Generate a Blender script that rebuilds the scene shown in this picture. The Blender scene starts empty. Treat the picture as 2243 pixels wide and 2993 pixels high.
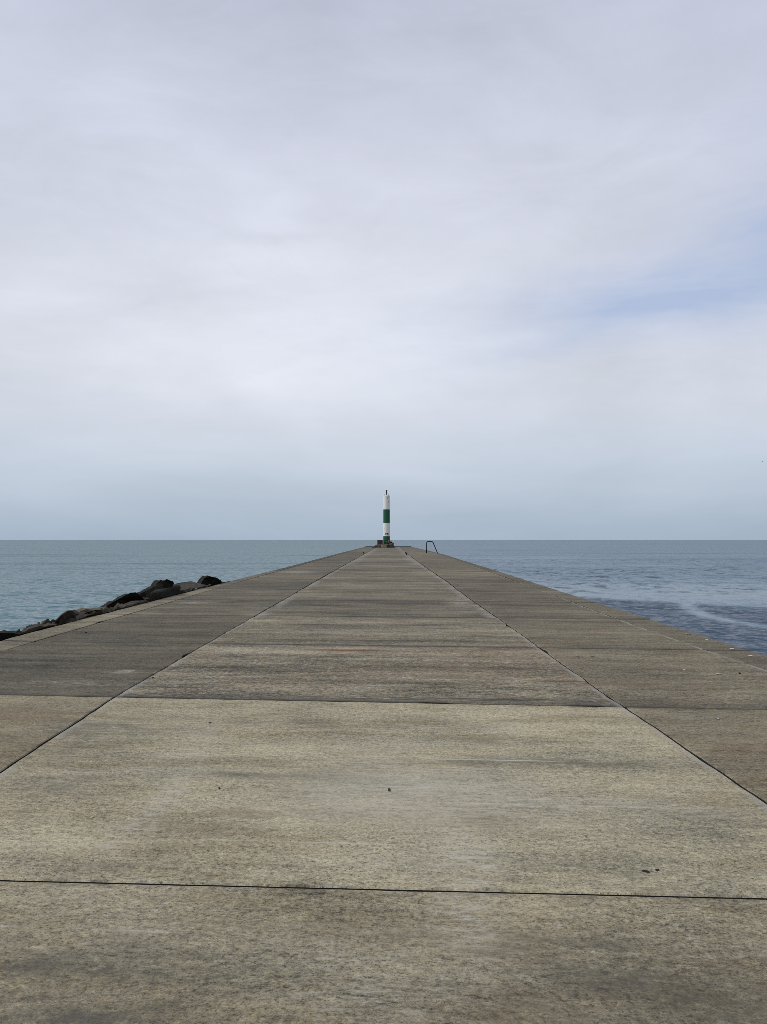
import bpy, bmesh, math, random
from mathutils import Vector, Matrix, noise as mnoise

# ------------------------------------------------------------------ basics
scene = bpy.context.scene
COL = scene.collection
rad = math.radians
SEA_Z = -4.0          # sea level below the deck
EYE = 1.6             # camera height above the deck (deck top is z = 0)
FPX = 2334.0          # focal length in photograph pixels (2243 x 2993)
YAW, PITCH = rad(0.528), rad(2.0)
RCAM = Matrix.Rotation(YAW, 3, 'Z') @ Matrix.Rotation(math.pi / 2 + PITCH, 3, 'X')


def G(px, py, z=0.0):
    """ground point (x, y) at height z seen at a photograph pixel"""
    d = RCAM @ Vector(((px - 1121.5) / FPX, -(py - 1496.5) / FPX, -1.0))
    t = (z - EYE) / d.z
    return Vector((d.x * t, d.y * t, z))


def lin(r, g, b):
    f = lambda c: c / 12.92 if c <= 0.04045 else ((c + 0.055) / 1.055) ** 2.4
    return (f(r / 255), f(g / 255), f(b / 255))


def tag(o, label=None, cat=None, group=None, kind=None):
    if label: o['label'] = label
    if cat: o['category'] = cat
    if group: o['group'] = group
    if kind: o['kind'] = kind
    return o


def empty(name, loc, rz=0.0):
    o = bpy.data.objects.new(name, None)
    o.empty_display_size = 0.2
    o.location = loc
    o.rotation_euler = (0, 0, rz)
    COL.objects.link(o)
    return o


def link_bm(name, bm, mat, parent=None, loc=(0, 0, 0), smooth=False):
    me = bpy.data.meshes.new(name)
    bm.normal_update()
    if smooth:
        for f in bm.faces: f.smooth = True
    bm.to_mesh(me)
    bm.free()
    if mat: me.materials.append(mat)
    o = bpy.data.objects.new(name, me)
    COL.objects.link(o)
    o.location = loc
    if parent: o.parent = parent
    return o


def add_box(bm, c, s, bev=0.0, rz=0.0):
    m = Matrix.Translation(c) @ Matrix.Rotation(rz, 4, 'Z') @ Matrix.Diagonal((s[0], s[1], s[2], 1))
    r = bmesh.ops.create_cube(bm, size=1.0, matrix=m)
    if bev > 0:
        es = list({e for v in r['verts'] for e in v.link_edges})
        bmesh.ops.bevel(bm, geom=es, offset=bev, segments=2, affect='EDGES', profile=0.5)


def add_lathe(bm, prof, seg=32, c=(0, 0), cap=True):
    rings = []
    for r, z in prof:
        rings.append([bm.verts.new((c[0] + r * math.cos(2 * math.pi * k / seg), c[1] + r * math.sin(2 * math.pi * k / seg), z)) for k in range(seg)])
    for a, b in zip(rings, rings[1:]):
        for k in range(seg):
            f = bm.faces.new((a[k], a[(k + 1) % seg], b[(k + 1) % seg], b[k]))
            f.smooth = True
    if cap:
        bm.faces.new([bm.verts.new(v.co) for v in rings[-1]])
        bm.faces.new([bm.verts.new(v.co) for v in rings[0][::-1]])


def add_tube(bm, pts, r, seg=10, cap=True):
    """round tube through pts; r is a number or one radius per point"""
    pts = [Vector(p) for p in pts]
    rs = r if isinstance(r, (list, tuple)) else [r] * len(pts)
    rings, up = [], None
    for i, p in enumerate(pts):
        t = (pts[min(i + 1, len(pts) - 1)] - pts[max(i - 1, 0)]).normalized()
        if up is None:
            up = Vector((0, 0, 1)) if abs(t.z) < 0.9 else Vector((1, 0, 0))
        a = t.cross(up)
        if a.length < 1e-6: a = t.cross(Vector((0, 1, 0)))
        a.normalize()
        b = a.cross(t).normalized()
        up = b
        rings.append([bm.verts.new(p + (a * math.cos(2 * math.pi * k / seg) + b * math.sin(2 * math.pi * k / seg)) * rs[i]) for k in range(seg)])
    for a, b in zip(rings, rings[1:]):
        for k in range(seg):
            f = bm.faces.new((a[k], b[k], b[(k + 1) % seg], a[(k + 1) % seg]))
            f.smooth = True
    if cap:
        bm.faces.new(rings[0])
        bm.faces.new(rings[-1][::-1])


def add_blob(bm, c, s, rot=None, sub=3):
    m = Matrix.Translation(c)
    if rot: m = m @ rot.to_4x4()
    m = m @ Matrix.Diagonal((s[0], s[1], s[2], 1))
    bmesh.ops.create_icosphere(bm, subdivisions=sub, radius=1.0, matrix=m)


def add_cap(bm, a, b, ra, rb, sub=2):
    """tapered capsule from a to b"""
    a, b = Vector(a), Vector(b)
    add_tube(bm, [a, a.lerp(b, 0.5), b], [ra, (ra + rb) / 2, rb], seg=12)
    add_blob(bm, a, (ra,) * 3, sub=sub)
    add_blob(bm, b, (rb,) * 3, sub=sub)


# ------------------------------------------------------------------ node helpers
class NT:
    def __init__(s, tree):
        s.t = tree
        tree.nodes.clear()

    def n(s, ty, **kw):
        nd = s.t.nodes.new(ty)
        for k, v in kw.items(): setattr(nd, k, v)
        return nd

    def put(s, nd, key, v):
        sk = nd.inputs[key]
        if isinstance(v, bpy.types.NodeSocket):
            s.t.links.new(v, sk)
        elif isinstance(v, (tuple, list)) and len(v) == 3 and sk.type == 'RGBA':
            sk.default_value = (*v, 1)
        else:
            sk.default_value = v

    def m(s, op, a, b=0.0, c=None, clamp=False):
        nd = s.n('ShaderNodeMath', operation=op, use_clamp=clamp)
        s.put(nd, 0, a)
        s.put(nd, 1, b)
        if c is not None: s.put(nd, 2, c)
        return nd.outputs[0]

    def add(s, a, b): return s.m('ADD', a, b)
    def sub(s, a, b): return s.m('SUBTRACT', a, b)
    def mul(s, a, b): return s.m('MULTIPLY', a, b)

    def vm(s, op, a, b=None, sc=None):
        nd = s.n('ShaderNodeVectorMath', operation=op)
        s.put(nd, 0, a)
        if b is not None: s.put(nd, 1, b)
        if sc is not None: s.put(nd, 'Scale', sc)
        return nd.outputs['Value'] if op in ('DOT_PRODUCT', 'LENGTH') else nd.outputs[0]

    def xyz(s, v):
        nd = s.n('ShaderNodeSeparateXYZ')
        s.put(nd, 0, v)
        return nd.outputs

    def comb(s, x, y, z):
        nd = s.n('ShaderNodeCombineXYZ')
        for i, v in enumerate((x, y, z)): s.put(nd, i, v)
        return nd.outputs[0]

    def noise(s, vec, scale=1.0, detail=3.0, rough=0.5, dist=0.0, color=False):
        nd = s.n('ShaderNodeTexNoise')
        s.put(nd, 'Vector', vec)
        s.put(nd, 'Scale', scale)
        s.put(nd, 'Detail', detail)
        s.put(nd, 'Roughness', rough)
        s.put(nd, 'Distortion', dist)
        return nd.outputs['Color' if color else 'Fac']

    def mr(s, v, a, b, c=0.0, d=1.0, smooth=False):
        nd = s.n('ShaderNodeMapRange', interpolation_type='SMOOTHSTEP' if smooth else 'LINEAR')
        for i, x in enumerate((v, a, b, c, d)): s.put(nd, i, x)
        return nd.outputs[0]

    def mix(s, f, a, b, mode='MIX'):
        nd = s.n('ShaderNodeMix', data_type='RGBA', blend_type=mode)
        s.put(nd, 0, f)
        s.put(nd, 6, a)
        s.put(nd, 7, b)
        return nd.outputs[2]

    def ramp(s, f, stops):
        nd = s.n('ShaderNodeValToRGB')
        s.put(nd, 0, f)
        cr = nd.color_ramp
        while len(cr.elements) < len(stops): cr.elements.new(0.5)
        for e, (p, c) in zip(cr.elements, stops):
            e.position = p
            e.color = (*c, 1)
        return nd.outputs[0]


def new_mat(name):
    m = bpy.data.materials.new(name)
    m.use_nodes = True
    N = NT(m.node_tree)
    out = N.n('ShaderNodeOutputMaterial')
    bs = N.n('ShaderNodeBsdfPrincipled')
    m.node_tree.links.new(bs.outputs[0], out.inputs[0])
    return m, N, bs


def simple_mat(name, col, rough=0.7, var=0.25, scale=6.0, metallic=0.0, bump=0.0, col2=None, spec=0.4):
    m, N, bs = new_mat(name)
    g = N.n('ShaderNodeTexCoord').outputs['Object']
    nz = N.noise(g, scale, 5, 0.6)
    dark = col2 or tuple(c * (1 - var) for c in col)
    f = N.mr(nz, 0.35, 0.65)
    N.put(bs, 'Base Color', N.mix(f, dark, col))
    N.put(bs, 'Roughness', rough)
    N.put(bs, 'Metallic', metallic)
    N.put(bs, 'Specular IOR Level', spec)
    if bump:
        b = N.n('ShaderNodeBump')
        N.put(b, 'Strength', bump)
        N.put(b, 'Distance', 0.02)
        N.put(b, 'Height', N.noise(g, scale * 4, 6, 0.65))
        N.put(bs, 'Normal', b.outputs[0])
    return m


# ------------------------------------------------------------------ concrete of the deck
def concrete_mat():
    m, N, bs = new_mat('deck_concrete')
    P = N.n('ShaderNodeNewGeometry').outputs['Position']
    X, Y, _ = N.xyz(P)[:3]
    oi = N.n('ShaderNodeObjectInfo')
    oc = N.n('ShaderNodeSeparateColor')
    N.put(oc, 0, oi.outputs['Color'])
    tone, brown, agg = oc.outputs[0], oc.outputs[1], oc.outputs[2]
    rnd = oi.outputs['Random']
    Ys = N.add(Y, N.mul(X, 0.06))                      # brushing runs a little skew, like the joints

    def P2(sx, sy, ox=0.0, oz=0.0):
        return N.comb(N.add(N.mul(X, sx), ox), N.mul(Ys, sy), N.add(N.mul(rnd, 0.0), oz))

    def gauss(cx, cy, wx, wy):
        a = N.m('POWER', N.mul(N.sub(X, cx), 1 / wx), 2)
        b = N.m('POWER', N.mul(N.sub(Ys, cy + 0.06 * cx), 1 / wy), 2)
        return N.m('EXPONENT', N.mul(N.add(a, b), -1))

    big = N.noise(P2(0.55, 0.8), 1, 5, 0.55)
    mid = N.noise(P2(2.0, 3.0, 7), 1, 8, 0.72)
    band = N.noise(P2(0.22, 1.7, 3), 1, 8, 0.75)
    streak = N.noise(P2(7, 25, 5), 1, 6, 0.75)
    streak2 = N.noise(P2(1.5, 4.5, 9), 1, 8, 0.78)
    grain = N.noise(P2(62, 80), 1, 3, 0.9)
    coarse = N.noise(P2(11, 15, 11), 1, 6, 0.85)

    c2 = lambda v, k: N.mul(N.sub(v, 0.5), k)
    band2 = N.noise(P2(0.07, 0.42, 13), 1, 4, 0.6)
    K = lambda v, w: N.mr(v, 0.5 - w, 0.5 + w, -1.0, 1.0)
    val = N.add(1.0, N.mul(K(big, 0.15), 0.15))
    val = N.add(val, N.mul(K(mid, 0.15), 0.13))
    val = N.add(val, c2(band2, N.add(0.25, N.mul(agg, 2.6))))
    val = N.add(val, c2(band, N.add(0.6, N.mul(agg, 2.0))))
    val = N.add(val, c2(streak, N.add(0.7, N.mul(agg, 1.3))))
    val = N.add(val, c2(streak2, N.add(0.75, N.mul(agg, 0.6))))
    fine = N.noise(P2(25, 27, 37), 1, 4, 0.8)
    K = lambda v, w: N.mr(v, 0.5 - w, 0.5 + w, -1.0, 1.0)
    val = N.add(val, N.mul(K(coarse, 0.13), N.add(0.04, N.mul(agg, 0.36))))
    val = N.add(val, N.mul(K(fine, 0.14), N.add(0.33, N.mul(agg, 0.28))))
    val = N.add(val, N.mul(K(grain, 0.16), N.add(0.46, N.mul(agg, 0.14))))
    # short dark dashes left by the brush, in patches, and long worn streaks on the rough slabs
    dn = N.noise(P2(13, 30, 17), 1, 4, 0.72)
    dp = N.noise(P2(1.1, 2.6, 19), 1, 6, 0.7)
    val = N.sub(val, N.mul(N.mul(N.mr(dn, 0.52, 0.66), N.mr(dp, 0.42, 0.62)), N.add(0.42, N.mul(agg, 0.3))))
    ws = N.mr(N.noise(P2(0.33, 2.3, 23), 1, 8, 0.74), 0.5, 0.62)
    val = N.sub(val, N.mul(ws, N.mul(agg, 0.55)))
    ls = N.mr(N.noise(P2(0.45, 3.0, 27), 1, 8, 0.74), 0.55, 0.66)
    val = N.add(val, N.mul(ls, N.mul(agg, 0.55)))
    val = N.m('MINIMUM', N.m('MAXIMUM', val, 0.16), 1.8)

    beige = (0.305, 0.272, 0.196)
    base = N.mix(N.mr(big, 0.15, 0.85), (0.320, 0.296, 0.204), (0.383, 0.338, 0.220))
    hue = N.noise(P2(0.9, 1.6, 21), 1, 4, 0.6)
    base = N.mix(N.mul(N.mr(hue, 0.5, 0.72), N.add(0.2, N.mul(brown, 0.8))), base, (0.265, 0.195, 0.11))
    base = N.mix(N.mul(N.mr(hue, 0.48, 0.28), 0.45), base, (0.295, 0.283, 0.21))
    # exposed stones: cells of grey, ochre and blue-grey
    vo = N.n('ShaderNodeTexVoronoi')
    N.put(vo, 'Vector', P2(26, 36))
    N.put(vo, 'Scale', 1.0)
    vs = N.n('ShaderNodeSeparateColor')
    N.put(vs, 0, vo.outputs['Color'])
    stone = N.ramp(vs.outputs[0], [(0.0, (0.075, 0.07, 0.058)), (0.35, (0.27, 0.25, 0.2)), (0.6, (0.36, 0.25, 0.14)), (0.8, (0.22, 0.205, 0.16)), (1.0, (0.5, 0.47, 0.4))])
    base = N.mix(N.mul(brown, 0.38), base, (0.262, 0.205, 0.113))
    base = N.mix(N.mul(agg, 0.62), base, stone)
    mulc = N.n('ShaderNodeVectorMath', operation='SCALE')
    N.put(mulc, 0, base)
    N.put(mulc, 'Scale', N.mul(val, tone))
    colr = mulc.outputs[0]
    bb = N.mr(N.noise(P2(0.55, 2.0, 29), 1, 8, 0.72), 0.5, 0.66)
    sc = N.mul(N.mr(N.noise(P2(0.8, 2.6, 33), 1, 8, 0.75), 0.54, 0.63), N.add(0.3, N.mul(N.mr(N.noise(P2(6, 26, 35), 1, 5, 0.75), 0.45, 0.58), 0.7)))
    colr = N.mix(N.mul(sc, 0.4), colr, N.vm('SCALE', (0.47, 0.44, 0.345), sc=tone))
    colr = N.mix(N.mul(bb, 0.72), colr, N.vm('MULTIPLY', colr, (0.62, 0.56, 0.47)))
    # dark pits and pores
    pit = N.noise(P2(44, 50, 31), 1, 3, 0.7)
    pz = N.noise(P2(1.3, 2.0, 41), 1, 4, 0.6)
    pitm = N.mul(N.mr(pit, N.sub(0.685, N.mul(pz, 0.17)), N.sub(0.72, N.mul(pz, 0.17))), 0.75)
    colr = N.mix(pitm, colr, (0.045, 0.042, 0.036))
    # pale flecks along the brush marks
    fl = N.noise(P2(7, 24, 51), 1, 3, 0.6)
    flz = N.noise(P2(1.0, 1.4, 57), 1, 3, 0.6)
    flm = N.mul(N.mul(N.mr(fl, 0.63, 0.76), N.mr(flz, 0.48, 0.66)), 0.5)
    colr = N.mix(flm, colr, (0.42, 0.41, 0.36))

    # stains that have a shape of their own -------------------------------
    sn = N.mr(N.noise(P2(2.2, 20, 61), 1, 7, 0.75), 0.38, 0.58)
    sm = N.mr(N.noise(P2(1.4, 11, 71), 1, 8, 0.78), 0.38, 0.6)
    fib = N.mr(N.noise(P2(7, 30, 77), 1, 5, 0.8), 0.48, 0.58)

    def stain(c, f, col, amt, nz):
        return N.mix(N.m('MINIMUM', N.mul(N.mul(f, nz), amt), 0.95), c, col)

    rust = (0.135, 0.060, 0.020)
    for cx, cy, wx, wy, a in ((-0.75, 11.65, 0.5, 0.09, 1.7), (-0.2, 11.5, 0.6, 0.12, 0.7), (1.6, 11.75, 1.1, 0.16, 0.8), (1.6, 11.2, 0.9, 0.5, 0.35),
                              (1.97, 9.1, 0.26, 0.045, 2.6), (2.55, 8.9, 0.5, 0.12, 0.4), (3.4, 61.0, 1.4, 0.5, 0.8), (-4.6, 6.3, 1.4, 0.8, 0.35), (0.9, 10.0, 1.3, 0.5, 0.25)):
        colr = stain(colr, gauss(cx, cy, wx, wy), rust, a, sn)
    dark = (0.045, 0.041, 0.033)
    for cx, cy, wx, wy, a in ((0.9, 8.08, 1.9, 0.13, 1.15), (-1.2, 8.2, 1.5, 0.1, 0.7), (0.15, 12.0, 0.5, 0.16, 1.0), (3.6, 7.75, 1.4, 0.16, 0.6),
                              (-0.2, 9.1, 1.8, 0.1, 0.5), (-0.7, 5.45, 0.7, 0.1, 0.55), (1.2, 5.75, 0.9, 0.1, 0.4), (0.4, 10.1, 1.6, 0.1, 0.45), (-0.8, 3.05, 0.5, 0.2, 0.5),
                              (-1.7, 2.55, 0.5, 0.18, 0.75), (1.1, 2.75, 0.6, 0.25, 0.4), (0.4, 2.5, 0.25, 0.1, 0.5), (-2.2, 6.8, 0.5, 0.45, 0.4), (0.1, 16.4, 2.0, 0.25, 0.6), (0.2, 25.4, 2.0, 0.5, 0.7), (0.0, 21.3, 2.2, 0.35, 0.5)):
        colr = stain(colr, gauss(cx, cy, wx, wy), dark, a, sm)
    brn = (0.135, 0.098, 0.058)
    sb = N.mr(N.noise(P2(2.4, 6.5, 111), 1, 8, 0.75), 0.40, 0.60)
    for cx, cy, wx, wy, a in ((0.42, 4.65, 0.30, 0.20, 0.75), (0.40, 3.22, 0.32, 0.14, 0.75), (0.45, 2.78, 0.3, 0.16, 0.6), (-0.67, 4.75, 0.5, 0.22, 0.6), (-1.1, 4.45, 0.5, 0.15, 0.4),
                              (0.05, 3.3, 0.5, 0.12, 0.4), (1.2, 3.0, 0.5, 0.25, 0.4), (-4.2, 7.35, 1.3, 0.28, 1.0), (-3.9, 6.5, 0.9, 0.22, 0.8), (3.6, 6.5, 1.2, 0.5, 0.6), (3.2, 5.6, 0.8, 0.4, 0.6),
                              (3.3, 9.0, 1.2, 0.35, 0.5), (3.6, 10.3, 1.2, 0.3, 0.4), (0.9, 9.5, 1.2, 0.3, 0.5), (-0.5, 7.0, 1.0, 0.15, 0.4)):
        colr = stain(colr, gauss(cx, cy, wx, wy), brn, a, sb)
    dk2 = (0.085, 0.082, 0.066)
    for cx, cy, wx, wy, a in ((-2.45, 6.6, 0.45, 0.7, 0.75), (0.85, 3.05, 0.3, 0.25, 0.75), (1.25, 2.75, 0.45, 0.2, 0.6), (-1.3, 3.05, 0.5, 0.25, 0.7), (-1.1, 2.7, 0.4, 0.16, 0.9), (1.05, 6.42, 0.75, 0.09, 0.8),
                              (1.1, 5.86, 0.9, 0.09, 0.85), (-0.93, 5.5, 0.33, 0.055, 0.95), (-1.2, 7.1, 0.8, 0.12, 0.5), (1.0, 3.9, 0.7, 0.25, 0.4), (-1.6, 3.9, 0.6, 0.2, 0.45), (-2.2, 5.2, 0.4, 0.5, 0.5), (1.9, 4.6, 0.4, 0.5, 0.45)):
        colr = stain(colr, gauss(cx, cy, wx, wy), dk2, a, sb)
    white = (0.44, 0.413, 0.335)
    colr = N.mix(N.mul(gauss(0.05, 5.15, 1.0, 0.75), N.add(0.15, N.mul(sm, 0.35))), colr, (0.45, 0.425, 0.34))
    sn2 = N.mul(N.add(0.2, N.mul(sm, 0.8)), N.add(0.06, N.mul(fib, 0.94)))
    for cx, cy, wx, wy, a in ((0.40, 4.1, 0.15, 0.34, 0.95), (0.32, 3.45, 0.13, 0.3, 0.7), (-1.42, 5.0, 0.12, 0.6, 0.8), (-1.55, 6.4, 0.15, 0.7, 0.45), (-1.6, 4.25, 0.3, 0.06, 0.5),
                              (0.15, 5.05, 0.5, 0.45, 0.6), (0.95, 4.95, 0.7, 0.35, 0.5), (-0.15, 6.0, 0.35, 0.4, 0.5), (-0.1, 2.9, 0.4, 0.3, 0.35), (0.45, 5.68, 0.2, 0.03, 0.9),
                              (-3.25, 9.75, 0.14, 0.14, 1.0), (1.75, 20.6, 0.3, 1.3, 0.7), (-3.5, 9.0, 0.7, 0.2, 0.4), (-5.0, 20.4, 0.5, 0.25, 0.8), (-4.7, 40.0, 0.9, 1.6, 0.8)):
        colr = stain(colr, gauss(cx, cy, wx, wy), white, a * 2.0, sn2)
    # thin pale day-work lines across the slab
    ln = N.mr(N.noise(P2(1.6, 0.3, 81), 1, 4, 0.6), 0.42, 0.56)
    for yy, x0, x1, w, a in ((5.92, 0.25, 2.26, 0.012, 0.75), (4.26, -1.1, 0.2, 0.008, 0.6), (4.95, 0.2, 2.2, 0.008, 0.4), (6.9, -1.6, 1.2, 0.01, 0.3), (3.25, -2.0, -0.8, 0.008, 0.4)):
        f = N.m('EXPONENT', N.mul(N.m('POWER', N.mul(N.sub(Ys, yy), 1 / w), 2), -1))
        f = N.mul(f, N.mul(N.mr(X, x0, x0 + 0.15), N.mr(X, x1, x1 - 0.15)))
        colr = N.mix(N.mul(N.mul(f, ln), a), colr, (0.5, 0.48, 0.42))
    # worn arrises: the pale broken rim of every slab
    ed = N.n('ShaderNodeAttribute', attribute_name='rim').outputs['Fac']
    en = N.noise(P2(5, 5, 91), 1, 4, 0.6)
    colr = N.mix(N.mul(N.mul(N.mr(ed, 0.25, 0.9), N.mr(en, 0.52, 0.64)), 0.25), colr, (0.38, 0.36, 0.30))
    colr = N.mix(N.mul(N.mul(N.mr(ed, 0.1, 1.0), N.mr(en, 0.47, 0.36)), 0.55), colr, (0.07, 0.066, 0.056))
    # grime that gathers along the cross joints
    jt = N.n('ShaderNodeAttribute', attribute_name='grime').outputs['Fac']
    jn = N.noise(P2(1.1, 6, 97), 1, 4, 0.65)
    colr = N.mix(N.mul(N.mul(jt, N.mr(jn, 0.30, 0.50)), 0.9), colr, (0.06, 0.056, 0.048))
    mo = N.n('ShaderNodeAttribute', attribute_name='mortar').outputs['Fac']
    colr = N.mix(N.mul(N.mul(mo, N.mr(N.noise(P2(1.3, 1.3, 103), 1, 5, 0.65), 0.42, 0.56)), 0.6), colr, (0.33, 0.315, 0.28))
    N.put(bs, 'Base Color', colr)
    N.put(bs, 'Roughness', 0.86)
    N.put(bs, 'Specular IOR Level', 0.25)
    b = N.n('ShaderNodeBump')
    N.put(b, 'Strength', 0.8)
    N.put(b, 'Distance', 0.008)
    h = N.add(N.mul(coarse, N.add(0.5, agg)), N.add(N.mul(streak, 0.8), N.mul(grain, 0.5)))
    N.put(b, 'Height', h)
    N.put(bs, 'Normal', b.outputs[0])
    return m


MAT_CONC = concrete_mat()
MAT_JOINT = simple_mat('joint_filler', (0.022, 0.022, 0.021), 0.9, 0.4, 9)
MAT_WALL = simple_mat('pier_wall_concrete', (0.2, 0.185, 0.15), 0.9, 0.45, 0.8, bump=0.5)
MAT_WHITE = simple_mat('white_dropping', (0.58, 0.575, 0.53), 0.8, 0.1, 20)


# ------------------------------------------------------------------ pier
def wobble(tab, y):
    if tab is not L_JOINT and tab is not R_JOINT and tab is not L_KERB and tab is not R_KERB: return 0.0
    h = 3.3 * tab[0][1]
    return 0.014 * mnoise.noise(Vector((y * 0.9, h, 0))) + 0.010 * mnoise.noise(Vector((y * 3.7, h, 2))) + 0.03 * max(0.0, min(1.0, (y - 10) / 30)) * mnoise.noise(Vector((y * 0.22, h, 7)))


def interp(tab, y):
    if y <= tab[0][0]: return tab[0][1]
    for (a, va), (b, vb) in zip(tab, tab[1:]):
        if y <= b: return va + (vb - va) * (y - a) / (b - a) + wobble(tab, y)
    return tab[-1][1]


L_EDGE = [(0, -6.2), (12, -6.2), (25, -6.3), (48, -6.15), (90, -6.2), (130, -6.1), (178, -5.9)]
L_KERB = [(0, -5.6), (12, -5.62), (20, -5.7), (30, -5.8), (178, -5.5)]
L_JOINT = [(0, -2.68), (5.5, -2.70), (8, -2.82), (14, -2.86), (22, -2.88), (40, -2.95), (85, -3.0), (178, -3.0)]
R_JOINT = [(0, 2.30), (6, 2.28), (9, 2.22), (15, 2.20), (22, 2.14), (32, 2.16), (40, 2.08), (58, 1.98), (178, 1.9)]
R_KERB = [(0, 4.66), (10, 4.63), (15, 4.58), (25, 4.78), (31, 4.86), (60, 5.2), (90, 5.35), (120, 5.2), (178, 4.4)]
R_EDGE = [(0, 5.22), (12, 5.22), (20, 5.26), (28, 5.34), (43, 5.52), (90, 5.86), (120, 5.6), (178, 4.8)]
COLS = [(L_EDGE, L_KERB), (L_KERB, L_JOINT), (L_JOINT, R_JOINT), (R_JOINT, R_KERB), (R_KERB, R_EDGE)]
rows = [-8.0, -3.6, -0.6, 3.72, 7.94, 12.12, 16.65, 21.0, 25.7, 30.8, 36.0, 41.1, 46.2, 51.3, 56.4, 61.5]
while rows[-1] < 165: rows.append(rows[-1] + 10.3)
rows.append(178.0)


def skew(y, k):
    if k == 0 or k == len(rows) - 1: return 0.0
    return -0.045 if rows[k] < 5 else -0.088


pier = tag(empty('pier', (0, 0, 0)), 'long weathered grey concrete pier running straight out to the lighthouse', 'pier')
rng = random.Random(4)


def slab(name, i, k, color):
    """one cast slab between joints k and k+1 of column i: a grid with uneven, broken arrises"""
    la, lb = COLS[i]
    near = max(0.0, rows[k])
    step = 0.035 if near < 7 else (0.07 if near < 16 else (0.2 if near < 50 else 0.8))
    gap = 0.0135 if near < 5 else (0.007 if near < 9 else (0.015 if near < 30 else 0.024))
    seed = rng.uniform(0, 500)
    dz = rng.uniform(-0.004, 0.002)

    def jit(a, s, gp):
        n = mnoise.noise(Vector((a * 5 + seed, s, 0))) + 0.6 * mnoise.noise(Vector((a * 19 + seed, s, 3)))
        chip = max(0.0, mnoise.noise(Vector((a * 1.9 + seed * 2, s, 9))) - 0.28) * 0.05
        return max(0.003, gp + (0.0016 if near < 7 else 0.004) * n + chip * (0.35 if near < 7 else (1.8 if near < 14 else 1.2)))

    def cuts(L):
        n = max(2, int((L - 0.16) / step))
        mid = [0.08 + (L - 0.16) * j / n for j in range(n + 1)]
        return [0.0, 0.009, 0.03] + mid + [L - 0.03, L - 0.009, L]
    ym = (rows[k] + rows[k + 1]) / 2
    Lx = interp(lb, ym) - interp(la, ym)
    Ly = rows[k + 1] - rows[k]
    us = [c / Lx for c in cuts(Lx)]
    vs = [c / Ly for c in cuts(Ly)]
    s0, s1 = skew(rows[k], k), skew(rows[k + 1], k + 1)
    side_gap = lambda y: (0.009 if near < 15 else (0.016 if near < 30 else 0.028)) * (1.0 if i in (1, 2, 3) else 0.6)
    bm = bmesh.new()
    lay = bm.verts.layers.float.new('rim')
    lay2 = bm.verts.layers.float.new('grime')
    lay3 = bm.verts.layers.float.new('mortar')
    nu, nv = len(us), len(vs)
    rimw = [1.0, 1.0, 0.55, 0.0]
    g = []
    for b in range(nv):
        row = []
        for a in range(nu):
            xa = interp(la, ym) + Lx * us[a]
            y0 = rows[k] + s0 * xa + jit(xa, 1.7, gap)
            y1 = rows[k + 1] + s1 * xa - jit(xa, 4.1, gap)
            y = y0 + (y1 - y0) * vs[b]
            x0 = interp(la, y) + jit(y, 7.7, side_gap(y))
            x1 = interp(lb, y) - jit(y, 11.3, side_gap(y))
            if i == 0: x0 += 0.05 * mnoise.noise(Vector((y * 0.7, 1, 5))) + 0.035 * mnoise.noise(Vector((y * 3.1, 1, 5)))
            if i == 4: x1 += 0.05 * mnoise.noise(Vector((y * 0.7, 8, 5))) + 0.035 * mnoise.noise(Vector((y * 3.1, 8, 5)))
            x = x0 + (x1 - x0) * us[a]
            d = min(a, b, nu - 1 - a, nv - 1 - b)
            z = dz - (0.007 if d == 0 else 0.0)
            v = bm.verts.new((x, y, z))
            v[lay] = rimw[min(d, 3)]
            e = min(vs[b], 1 - vs[b]) * Ly
            v[lay2] = max(0.0, 1 - e / (0.1 if near < 7 else (0.16 if i == 2 else 0.07))) if near > 6 else 0.0
            ex = min(us[a], 1 - us[a]) * Lx
            v[lay3] = 1.0 if (i == 2 and ex < (0.032 if near < 15 else 0.085)) or (i == 3 and us[a] * Lx > Lx - 0.035) else 0.0
            row.append(v)
        g.append(row)
    for b in range(nv - 1):
        for a in range(nu - 1):
            bm.faces.new((g[b][a], g[b][a + 1], g[b + 1][a + 1], g[b + 1][a]))
    loop = g[0][:-1] + [r[-1] for r in g[:-1]] + g[-1][:0:-1] + [r[0] for r in g[:0:-1]]
    low = []
    for v in loop:
        q = bm.verts.new((v.co.x, v.co.y, -0.25))
        q[lay] = 1.0
        low.append(q)
    n = len(loop)
    for j in range(n):
        f = bm.faces.new((low[j], low[(j + 1) % n], loop[(j + 1) % n], loop[j]))
        outer = (i == 0 and low[j].co.x < interp(L_EDGE, low[j].co.y) + 0.2) or (i == 4 and low[j].co.x > interp(R_EDGE, low[j].co.y) - 0.2)
        f.material_index = 0 if outer else 1
    o = link_bm(name, bm, MAT_CONC, pier)
    o.data.materials.append(MAT_JOINT)
    o.color = color
    return o


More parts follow.
